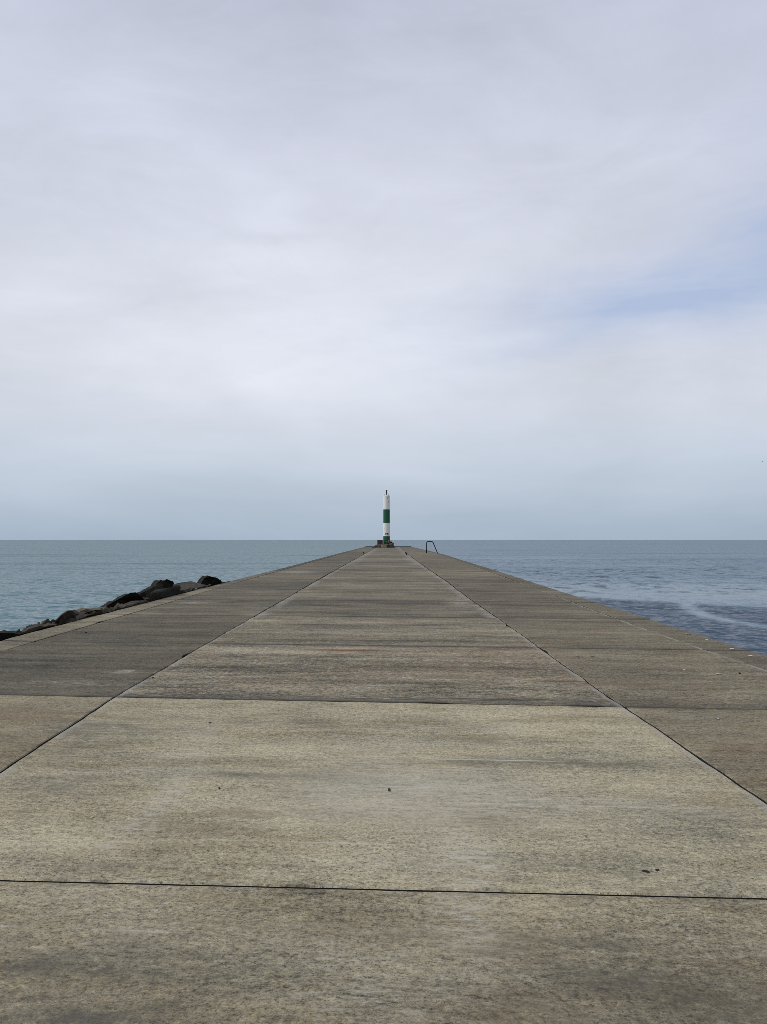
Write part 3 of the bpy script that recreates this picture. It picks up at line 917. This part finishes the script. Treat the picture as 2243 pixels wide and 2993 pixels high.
def person(loc, label, pose, cloth, leg, group=None):
    root = tag(empty('person', loc), label, 'person', group)
    J = {k: Vector(v) for k, v in pose.items() if isinstance(v, tuple)}
    bm = bmesh.new()
    L, rot = head(bm, J['head'], pose['look'])
    add_cap(bm, J['neck'], J['head'] + Vector((0, 0.01, -0.05)), 0.056, 0.05)
    add_blob(bm, J['pelvis'], (0.155, 0.115, 0.12))
    add_blob(bm, J['pelvis'].lerp(J['chest'], 0.5), (0.13, 0.095, 0.18))
    add_blob(bm, J['chest'], (0.16, 0.11, 0.17))
    for s in 'lr':
        add_cap(bm, J['chest'].lerp(J['neck'], 0.7), J['sh_' + s], 0.065, 0.058)
        add_cap(bm, J['sh_' + s], J['el_' + s], 0.052, 0.042)
        add_cap(bm, J['el_' + s], J['wr_' + s], 0.040, 0.027)
        f = J['wr_' + s] - J['el_' + s]
        hand(bm, J['wr_' + s], f, Vector((1 if s == 'l' else -1, 0, 0.2)), Vector((0, 0.3, 1)))
        add_cap(bm, J['hip_' + s], J['kn_' + s], 0.085, 0.06)
        add_cap(bm, J['kn_' + s], J['an_' + s], 0.057, 0.038)
    fused('body', bm, SKIN, root, 0.008)
    # hair
    bm = bmesh.new()
    add_blob(bm, L(0, -0.022, 0.06), (0.088, 0.096, 0.088), rot)
    add_blob(bm, L(0, -0.05, -0.01), (0.082, 0.066, 0.09), rot)
    fused('hair', bm, HAIR, root, 0.01)
    # jacket
    bm = bmesh.new()
    add_blob(bm, J['pelvis'] + Vector((0, 0.01, 0.05)), (0.18, 0.145, 0.12))
    add_blob(bm, J['pelvis'].lerp(J['chest'], 0.5), (0.165, 0.13, 0.2))
    add_blob(bm, J['chest'], (0.19, 0.135, 0.185))
    for s in 'lr':
        add_cap(bm, J['chest'].lerp(J['neck'], 0.6), J['sh_' + s], 0.085, 0.078)
        add_cap(bm, J['sh_' + s], J['el_' + s], 0.072, 0.06)
        if pose.get('sleeve_' + s, 1):
            add_cap(bm, J['el_' + s], J['wr_' + s].lerp(J['el_' + s], 0.08), 0.058, 0.042)
    fused('jacket', bm, cloth, root, 0.012)
    # trousers and shoes
    bm = bmesh.new()
    add_blob(bm, J['pelvis'], (0.175, 0.135, 0.12))
    for s in 'lr':
        add_cap(bm, J['hip_' + s], J['kn_' + s], 0.1, 0.075)
        add_cap(bm, J['kn_' + s], J['an_' + s], 0.073, 0.062)
    fused('trousers', bm, leg, root, 0.012)
    for s in 'lr':
        bm = bmesh.new()
        a = J['an_' + s]
        add_cap(bm, a + Vector((0, 0.02, -0.02)), Vector((a.x, a.y + 0.03, 0.045)), 0.052, 0.045)
        add_cap(bm, Vector((a.x, a.y + 0.03, 0.045)), Vector((a.x, a.y - 0.15, 0.042)), 0.045, 0.04)
        fused('shoe', bm, BLACKCLOTH, root, 0.01)
    return root


SEAT = 0.66
person((0.06, 164.5, 0), 'seated person in a black jacket and grey trousers, arms down, right of the tower foot',
       dict(pelvis=(0, 0.12, SEAT + 0.11), chest=(-0.03, 0.1, SEAT + 0.43), neck=(-0.06, 0.1, SEAT + 0.62), head=(-0.1, 0.05, SEAT + 0.77), look=(-0.5, -1, 0),
            sh_l=(0.17, 0.1, SEAT + 0.52), el_l=(0.27, 0.02, SEAT + 0.26), wr_l=(0.14, -0.2, SEAT + 0.18),
            sh_r=(-0.22, 0.08, SEAT + 0.53), el_r=(-0.27, -0.02, SEAT + 0.27), wr_r=(-0.07, -0.2, SEAT + 0.19),
            hip_l=(0.1, 0.1, SEAT + 0.09), kn_l=(0.2, -0.36, SEAT + 0.04), an_l=(0.14, -0.55, 0.14),
            hip_r=(-0.1, 0.1, SEAT + 0.09), kn_r=(-0.12, -0.36, SEAT + 0.04), an_r=(-0.02, -0.6, 0.14)), BLACKCLOTH, GREYCLOTH)
person((-0.52, 164.62, 0), 'seated person in dark clothes with bare forearms raised in front of the green band',
       dict(pelvis=(0, 0.12, SEAT + 0.11), chest=(0.0, 0.08, SEAT + 0.42), neck=(0.0, 0.06, SEAT + 0.6), head=(0.03, 0.02, SEAT + 0.75), look=(-0.9, -0.6, 0),
            sh_l=(0.18, 0.06, SEAT + 0.52), el_l=(0.22, -0.1, SEAT + 0.27), wr_l=(0.02, -0.28, SEAT + 0.38),
            sh_r=(-0.18, 0.06, SEAT + 0.52), el_r=(-0.26, -0.12, SEAT + 0.38), wr_r=(-0.34, -0.28, SEAT + 0.52),
            hip_l=(0.09, 0.1, SEAT + 0.09), kn_l=(0.1, -0.36, SEAT + 0.03), an_l=(0.09, -0.42, 0.14),
            hip_r=(-0.09, 0.1, SEAT + 0.09), kn_r=(-0.1, -0.36, SEAT + 0.03), an_r=(-0.06, -0.42, 0.14), sleeve_r=0, sleeve_l=0), DARKCLOTH, BLACKCLOTH)
bag = tag(empty('rucksack', (0.48, 164.95, 0.62)), 'dark rucksack with a pale pocket beside the person in the black jacket', 'rucksack')
bm = bmesh.new(); add_blob(bm, (0, 0, 0.13), (0.19, 0.15, 0.16)); add_blob(bm, (0, 0, 0.22), (0.15, 0.13, 0.13)); fused('body', bm, BLACKCLOTH, bag, 0.012)
bm = bmesh.new(); add_blob(bm, (0.02, -0.13, 0.1), (0.11, 0.06, 0.08)); fused('pocket', bm, PALECLOTH, bag, 0.01)


# ------------------------------------------------------------------ birds
FEATHER = simple_mat('black_feathers', (0.009, 0.009, 0.010), 0.5, 0.3, 25)
GULLW = simple_mat('gull_feathers', (0.75, 0.75, 0.76), 0.7, 0.3, 10)


def perched(loc, rz, s, label):
    bm = bmesh.new()
    V = lambda x, y, z: Vector((x * s, y * s, z * s))
    rot = Matrix.Rotation(rad(52), 3, 'Y')
    add_blob(bm, V(0, 0, 0.15), (0.105 * s, 0.062 * s, 0.066 * s), rot)
    add_cap(bm, V(-0.05, 0, 0.21), V(-0.07, 0, 0.255), 0.045 * s, 0.037 * s)
    add_blob(bm, V(-0.075, 0, 0.265), (0.044 * s, 0.036 * s, 0.036 * s))
    add_tube(bm, [V(-0.105, 0, 0.262), V(-0.155, 0, 0.248)], [0.015 * s, 0.004 * s], 8)      # beak
    add_cap(bm, V(0.04, 0, 0.1), V(0.135, 0, 0.028), 0.032 * s, 0.016 * s)                    # tail
    for sd in (-1, 1):
        add_blob(bm, V(0.025, 0.05 * sd, 0.14), (0.11 * s, 0.016 * s, 0.045 * s), rot)        # folded wings
        add_tube(bm, [V(0.0, 0.025 * sd, 0.1), V(-0.01, 0.028 * sd, 0.05), V(0.0, 0.028 * sd, 0.006)], 0.0075 * s, 8)
        for a in (-0.5, 0, 0.5):
            add_tube(bm, [V(0.0, 0.028 * sd, 0.008), V(-0.04 * math.cos(a), 0.028 * sd + 0.04 * math.sin(a), 0.006)], 0.006 * s, 6)
    o = fused('bird', bm, FEATHER, None, 0.005 * s, loc, 2)
    o.rotation_euler = (0, 0, rz)
    return tag(o, label, 'bird')


perched(G(1188, 1623.4), rad(18), 1.12, 'black bird perched upright on the right joint line far along the pier')
perched(G(1063, 1619.3), rad(12), 0.92, 'black bird perched on the left joint line far along the pier')

# gull on the wing, far out to the right
gp = at(2230, 1350, 150)
bm = bmesh.new()
add_blob(bm, (0, 0, 0), (0.06, 0.2, 0.06))
add_cap(bm, (0, -0.16, 0.01), (0, -0.24, 0.02), 0.04, 0.03)
add_tube(bm, [(0, -0.26, 0.02), (0, -0.31, 0.01)], [0.014, 0.004], 8)
add_cap(bm, (0, 0.15, 0), (0, 0.3, 0.0), 0.045, 0.03)
for s in (-1, 1):
    for u in range(4):
        add_cap(bm, (0.03 * s, -0.08 + 0.05 * u, 0.02), (0.32 * s, -0.1 + 0.04 * u, 0.12), 0.022, 0.018)
        add_cap(bm, (0.32 * s, -0.1 + 0.04 * u, 0.12), (0.62 * s, 0.02 + 0.02 * u, 0.05), 0.018, 0.01)
gull = fused('gull', bm, GULLW, None, 0.014, gp, 2)
gull.rotation_euler = (0.2, 0.15, 0.8)
gull.scale = (0.6, 0.6, 0.6)
tag(gull, 'tiny dark gull flying in the sky at the far right', 'bird')


# ------------------------------------------------------------------ sea
def sea_mat():
    m, N, bs = new_mat('sea_water')
    P = N.n('ShaderNodeNewGeometry').outputs['Position']
    X, Y, _ = N.xyz(P)[:3]
    def V(sx, sy, o=0.0): return N.comb(N.add(N.mul(X, sx), o), N.mul(Y, sy), o)
    right = N.mr(X, -5, 12, smooth=True)
    warp = N.noise(V(0.03, 0.03, 5), 1, 3, 0.5)
    # smooth slicks on the harbour side: noise patches and one finger of calm water
    patch = N.noise(V(0.012, 0.035, 2), 1, 4, 0.6, 0.6)
    slick = N.mr(patch, 0.5, 0.62, smooth=True)
    Yw = N.add(Y, N.mul(N.sub(warp, 0.5), 16))
    Xw = N.add(X, N.mul(N.sub(warp, 0.5), 6))
    edge = N.add(Yw, N.mul(Xw, 0.95))                 # the ruffled water near the pier wall ends along a slanting line
    nearz = N.mul(N.mr(edge, 97, 91, smooth=True), right)
    fx = N.sub(Xw, N.add(24.6, N.mul(N.m('SINE', N.add(N.mul(Y, 0.17), 1.0)), 1.7)))
    finger = N.m('EXPONENT', N.mul(N.m('POWER', N.mul(fx, 1 / 0.75), 2), -1))
    finger = N.mul(finger, N.mul(N.mr(Yw, 40, 48), N.mr(Yw, 84, 70)))
    ruffle = N.m('MAXIMUM', N.sub(nearz, N.mul(finger, 1.0)), 0.0)
    mid = N.mul(N.mul(N.mr(Y, 70, 95), N.mr(Y, 330, 170)), right)
    calm = N.mul(N.mul(mid, 0.6), slick)
    calm = N.m('MAXIMUM', calm, N.mul(N.mul(N.mr(Y, 62, 78), N.mr(Y, 120, 84)), N.mul(right, N.sub(1.0, ruffle))))
    calm = N.m('MAXIMUM', calm, N.mul(finger, N.mul(right, 0.75)))
    calm = N.m('MINIMUM', calm, 1.0)
    gust = N.noise(V(0.004, 0.02, 8), 1, 4, 0.6)
    amp = N.mul(N.sub(1.0, N.mul(calm, 0.72)), N.mr(gust, 0.3, 0.7, 0.75, 1.25))
    c = lambda v: N.vm('SUBTRACT', v, (0.5, 0.5, 0.5))
    w0 = c(N.noise(V(0.16, 0.34), 1, 3, 0.5, color=True))
    w1 = c(N.noise(V(0.8, 1.3, 3), 1, 3, 0.6, color=True))
    w2 = c(N.noise(V(2.4, 4.4, 9), 1, 3, 0.6, color=True))
    s = N.vm('ADD', N.vm('SCALE', w0, sc=0.8), N.vm('ADD', N.vm('SCALE', w1, sc=1.5), N.vm('SCALE', w2, sc=1.2)))
    s = N.vm('SCALE', s, sc=amp)
    sx, sy, _z = N.xyz(s)[:3]
    nrm = N.vm('NORMALIZE', N.comb(sx, sy, 1.0))
    dash = N.noise(V(0.42, 0.17, 4), 1, 5, 0.68, 0.4)
    zone = N.noise(V(0.02, 0.016, 6), 1, 3, 0.55)
    zr = N.mul(N.mul(N.mr(Y, 74, 92), N.mr(Y, 300, 150)), right)
    dark_r = N.mul(N.mul(N.mr(dash, 0.5, 0.62), N.mr(zone, 0.42, 0.56)), zr)
    dl = N.noise(V(1.1, 0.5, 14), 1, 4, 0.65, 0.3)
    dark_l = N.mul(N.mr(dl, 0.5, 0.66), N.sub(1.0, N.mul(right, 0.35)))
    lane = N.mul(N.mr(N.noise(V(0.0035, 0.03, 17), 1, 4, 0.6), 0.56, 0.64), N.mr(Y, 60, 110))
    drk = N.m('MINIMUM', N.add(N.add(N.mul(dark_r, 0.95), N.mul(dark_l, 0.42)), N.mul(lane, 0.3)), 1.0)  # noise dashes painted for wave faces that reflect less sky
    left_c = N.mix(N.mr(gust, 0.35, 0.65), (0.056, 0.142, 0.165), (0.085, 0.178, 0.200))
    right_c = N.mix(N.m('MINIMUM', ruffle, 1.0), (0.085, 0.158, 0.215), (0.044, 0.073, 0.112))
    # water colour with dark wavelet faces painted in, under a Fresnel-weighted sky reflection
    N.t.nodes.remove(bs)
    df = N.n('ShaderNodeBsdfDiffuse')
    N.put(df, 'Color', N.mix(N.mul(drk, 0.8), N.mix(right, left_c, right_c), (0.034, 0.060, 0.085)))
    gl = N.n('ShaderNodeBsdfGlossy')
    N.put(gl, 'Roughness', N.sub(0.25, N.mul(calm, 0.13)))
    N.put(gl, 'Normal', nrm)
    fr = N.n('ShaderNodeFresnel')
    N.put(fr, 'IOR', 1.333)
    N.put(fr, 'Normal', nrm)
    drk = N.m('MINIMUM', N.add(drk, N.mul(ruffle, N.add(0.35, N.mul(N.mr(dl, 0.42, 0.6), 0.4)))), 1.0)  # ruffled zone painted darker too, dimming its reflection below
    fac = N.mr(fr.outputs[0], 0.02, 1.0, 0.02, N.mul(N.add(0.66, N.mul(calm, 0.32)), N.sub(1.0, N.mul(drk, 0.7))))
    ms = N.n('ShaderNodeMixShader')
    N.put(ms, 0, fac)
    N.t.links.new(df.outputs[0], ms.inputs[1])
    N.t.links.new(gl.outputs[0], ms.inputs[2])
    N.t.links.new(ms.outputs[0], [x for x in N.t.nodes if x.type == 'OUTPUT_MATERIAL'][0].inputs[0])
    return m


bm = bmesh.new()
rings = [0.0, 30, 80, 160, 320, 640, 1300, 2600, 5200, 10000, 20000, 45000]
seg = 96
prev = None
cv = bm.verts.new((0, 60, SEA_Z))
for r in rings[1:]:
    cur = [bm.verts.new((r * math.cos(2 * math.pi * k / seg), 60 + r * math.sin(2 * math.pi * k / seg), SEA_Z)) for k in range(seg)]
    for k in range(seg):
        if prev is None: bm.faces.new((cv, cur[k], cur[(k + 1) % seg]))
        else: bm.faces.new((prev[k], cur[k], cur[(k + 1) % seg], prev[(k + 1) % seg]))
    prev = cur
sea = link_bm('sea', bm, sea_mat())
tag(sea, kind='structure')

# ------------------------------------------------------------------ sky and sun
SUN_AZ, SUN_EL = rad(-98), rad(44)          # from +Y towards +X
sd = Vector((math.sin(SUN_AZ) * math.cos(SUN_EL), math.cos(SUN_AZ) * math.cos(SUN_EL), math.sin(SUN_EL)))
w = bpy.data.worlds.new('World')
scene.world = w
w.use_nodes = True
N = NT(w.node_tree)
out = N.n('ShaderNodeOutputWorld')
bg = N.n('ShaderNodeBackground')
w.node_tree.links.new(bg.outputs[0], out.inputs[0])
sky = N.n('ShaderNodeTexSky', sky_type='NISHITA', sun_disc=False, sun_elevation=SUN_EL, sun_rotation=SUN_AZ % (2 * math.pi), air_density=1.0, dust_density=2.0)
dirv = N.n('ShaderNodeTexCoord').outputs['Generated']
dx, dy, dz = N.xyz(dirv)[:3]
wv = N.noise(N.vm('MULTIPLY', dirv, (2.2, 2.2, 6.0)), 1, 5, 0.55, color=True)
wx, wy, wz = N.xyz(N.vm('SUBTRACT', wv, (0.5, 0.5, 0.5)))[:3]
az = N.mul(N.m('ARCTAN2', dx, dy), 180 / math.pi)
el = N.mul(N.m('ARCSINE', dz), 180 / math.pi)
azw = N.add(az, N.mul(wx, 10))
elw = N.add(el, N.mul(wy, 5))
cl = N.noise(N.vm('MULTIPLY', dirv, (1.6, 1.6, 7.0)), 1, 6, 0.55, 0.3)
S = lambda r, g, b: lin(r, g, b)
elr = N.mr(N.add(el, N.mul(N.sub(cl, 0.5), 6)), -3, 60)
k = lambda e: (e + 3) / 63
cloud = N.ramp(elr, [(k(-1), S(163, 181, 199)), (k(2.5), S(177, 191, 207)), (k(6), S(193, 203, 217)), (k(11), S(207, 212, 222)), (k(18), S(212, 216, 228)), (k(27), S(205, 209, 224)), (k(36), S(194, 200, 217)), (k(60), S(205, 209, 222))])
# bright veil of cloud low in the middle, and the mottled deck above
def blob(ca, ce, wa, we):
    a = N.m('POWER', N.mul(N.sub(azw, ca), 1 / wa), 2)
    b = N.m('POWER', N.mul(N.sub(elw, ce), 1 / we), 2)
    return N.m('EXPONENT', N.mul(N.add(a, b), -1))
def tilt(ca, ce, wa, we, sl):
    e2 = N.sub(elw, N.mul(N.sub(az, ca), sl))
    a = N.m('POWER', N.mul(N.sub(azw, ca), 1 / wa), 2)
    b = N.m('POWER', N.mul(N.sub(e2, ce), 1 / we), 2)
    return N.m('EXPONENT', N.mul(N.add(a, b), -1))
glow = N.add(N.mul(blob(-4, 18, 16, 6), 0.10), N.mul(blob(-14, 12, 16, 4.5), 0.08))
cl2 = N.noise(N.vm('MULTIPLY', dirv, (3.2, 3.2, 8.0)), 1, 6, 0.55, 0.4)
val = N.add(N.add(1.03, glow), N.add(N.mul(N.sub(cl, 0.5), 0.4), N.mul(N.sub(cl2, 0.5), N.mr(el, 3, 12, 0.05, 0.36))))
wsp = N.noise(N.vm('MULTIPLY', N.vm('ADD', dirv, N.vm('SCALE', N.vm('SUBTRACT', wv, (0.5, 0.5, 0.5)), sc=0.12)), (4.5, 4.5, 11.0)), 1, 8, 0.66, 0.9)
val = N.add(val, N.mul(N.sub(wsp, 0.5), N.mr(el, 4, 14, 0.03, 0.22)))
val = N.sub(val, N.mul(tilt(-8.5, 21.2, 3.4, 0.6, 0.05), 0.11))
cloud = N.mix(N.m('MINIMUM', N.mul(glow, 3.5), 0.8), cloud, S(219, 222, 231))
cloud = N.vm('SCALE', cloud, sc=val)
# gaps where thin blue shows
gapn = N.mr(N.noise(N.vm('MULTIPLY', dirv, (2.0, 2.0, 9.0)), 1.3, 5, 0.6, 0.4), 0.38, 0.62)
gaps = N.add(N.add(N.mul(tilt(20, 16.5, 13, 2.1, 0.05), 1.0), N.mul(tilt(27, 20.8, 8, 1.8, 0.15), 0.65)), N.add(N.mul(tilt(12, 13.5, 8, 1.2, 0.05), 0.3), N.mul(blob(30, 23, 8, 9), 0.5)))
gaps = N.m('MINIMUM', N.mul(gaps, N.add(0.45, N.mul(gapn, 0.6))), 1.0)
sdot = N.m('MAXIMUM', N.vm('DOT_PRODUCT', dirv, tuple(sd)), 0.0)
cloud = N.vm('SCALE', cloud, sc=N.add(N.mul(N.m('POWER', sdot, 7), 0.75), N.mul(N.mr(dx, 0.45, 1.0, 1.0, 0.62), N.mr(dy, -0.9, 0.2, 0.8, 1.0))))
cloud = N.mix(N.mul(gaps, 0.8), cloud, S(166, 186, 220))
mixed = N.mix(0.06, N.vm('SCALE', cloud, sc=10.0), sky.outputs[0])
N.put(bg, 'Color', mixed)
N.put(bg, 'Strength', 0.1)

sun = bpy.data.lights.new('sun', 'SUN')
sun.energy = 1.5
sun.angle = rad(11)
sun.color = (1.0, 0.95, 0.88)
so = bpy.data.objects.new('sun', sun)
COL.objects.link(so)
so.location = (-40, 30, 60)
so.rotation_euler = (-sd).to_track_quat('-Z', 'Y').to_euler()

# ------------------------------------------------------------------ camera
cam = bpy.data.cameras.new('camera')
cam.sensor_fit = 'HORIZONTAL'
cam.sensor_width = 36.0
cam.lens = 36.0 * FPX / 2243.0
cam.clip_start = 0.05
cam.clip_end = 100000
co = bpy.data.objects.new('camera', cam)
COL.objects.link(co)
co.location = (0, 0, EYE)
co.rotation_euler = RCAM.to_euler()
scene.camera = co
scene.cycles.use_denoising = False
scene.cycles.filter_width = 0.7
vs = scene.view_settings
vs.view_transform = 'Standard'
vs.look = 'None'
vs.exposure = 0.0
vs.gamma = 1.0
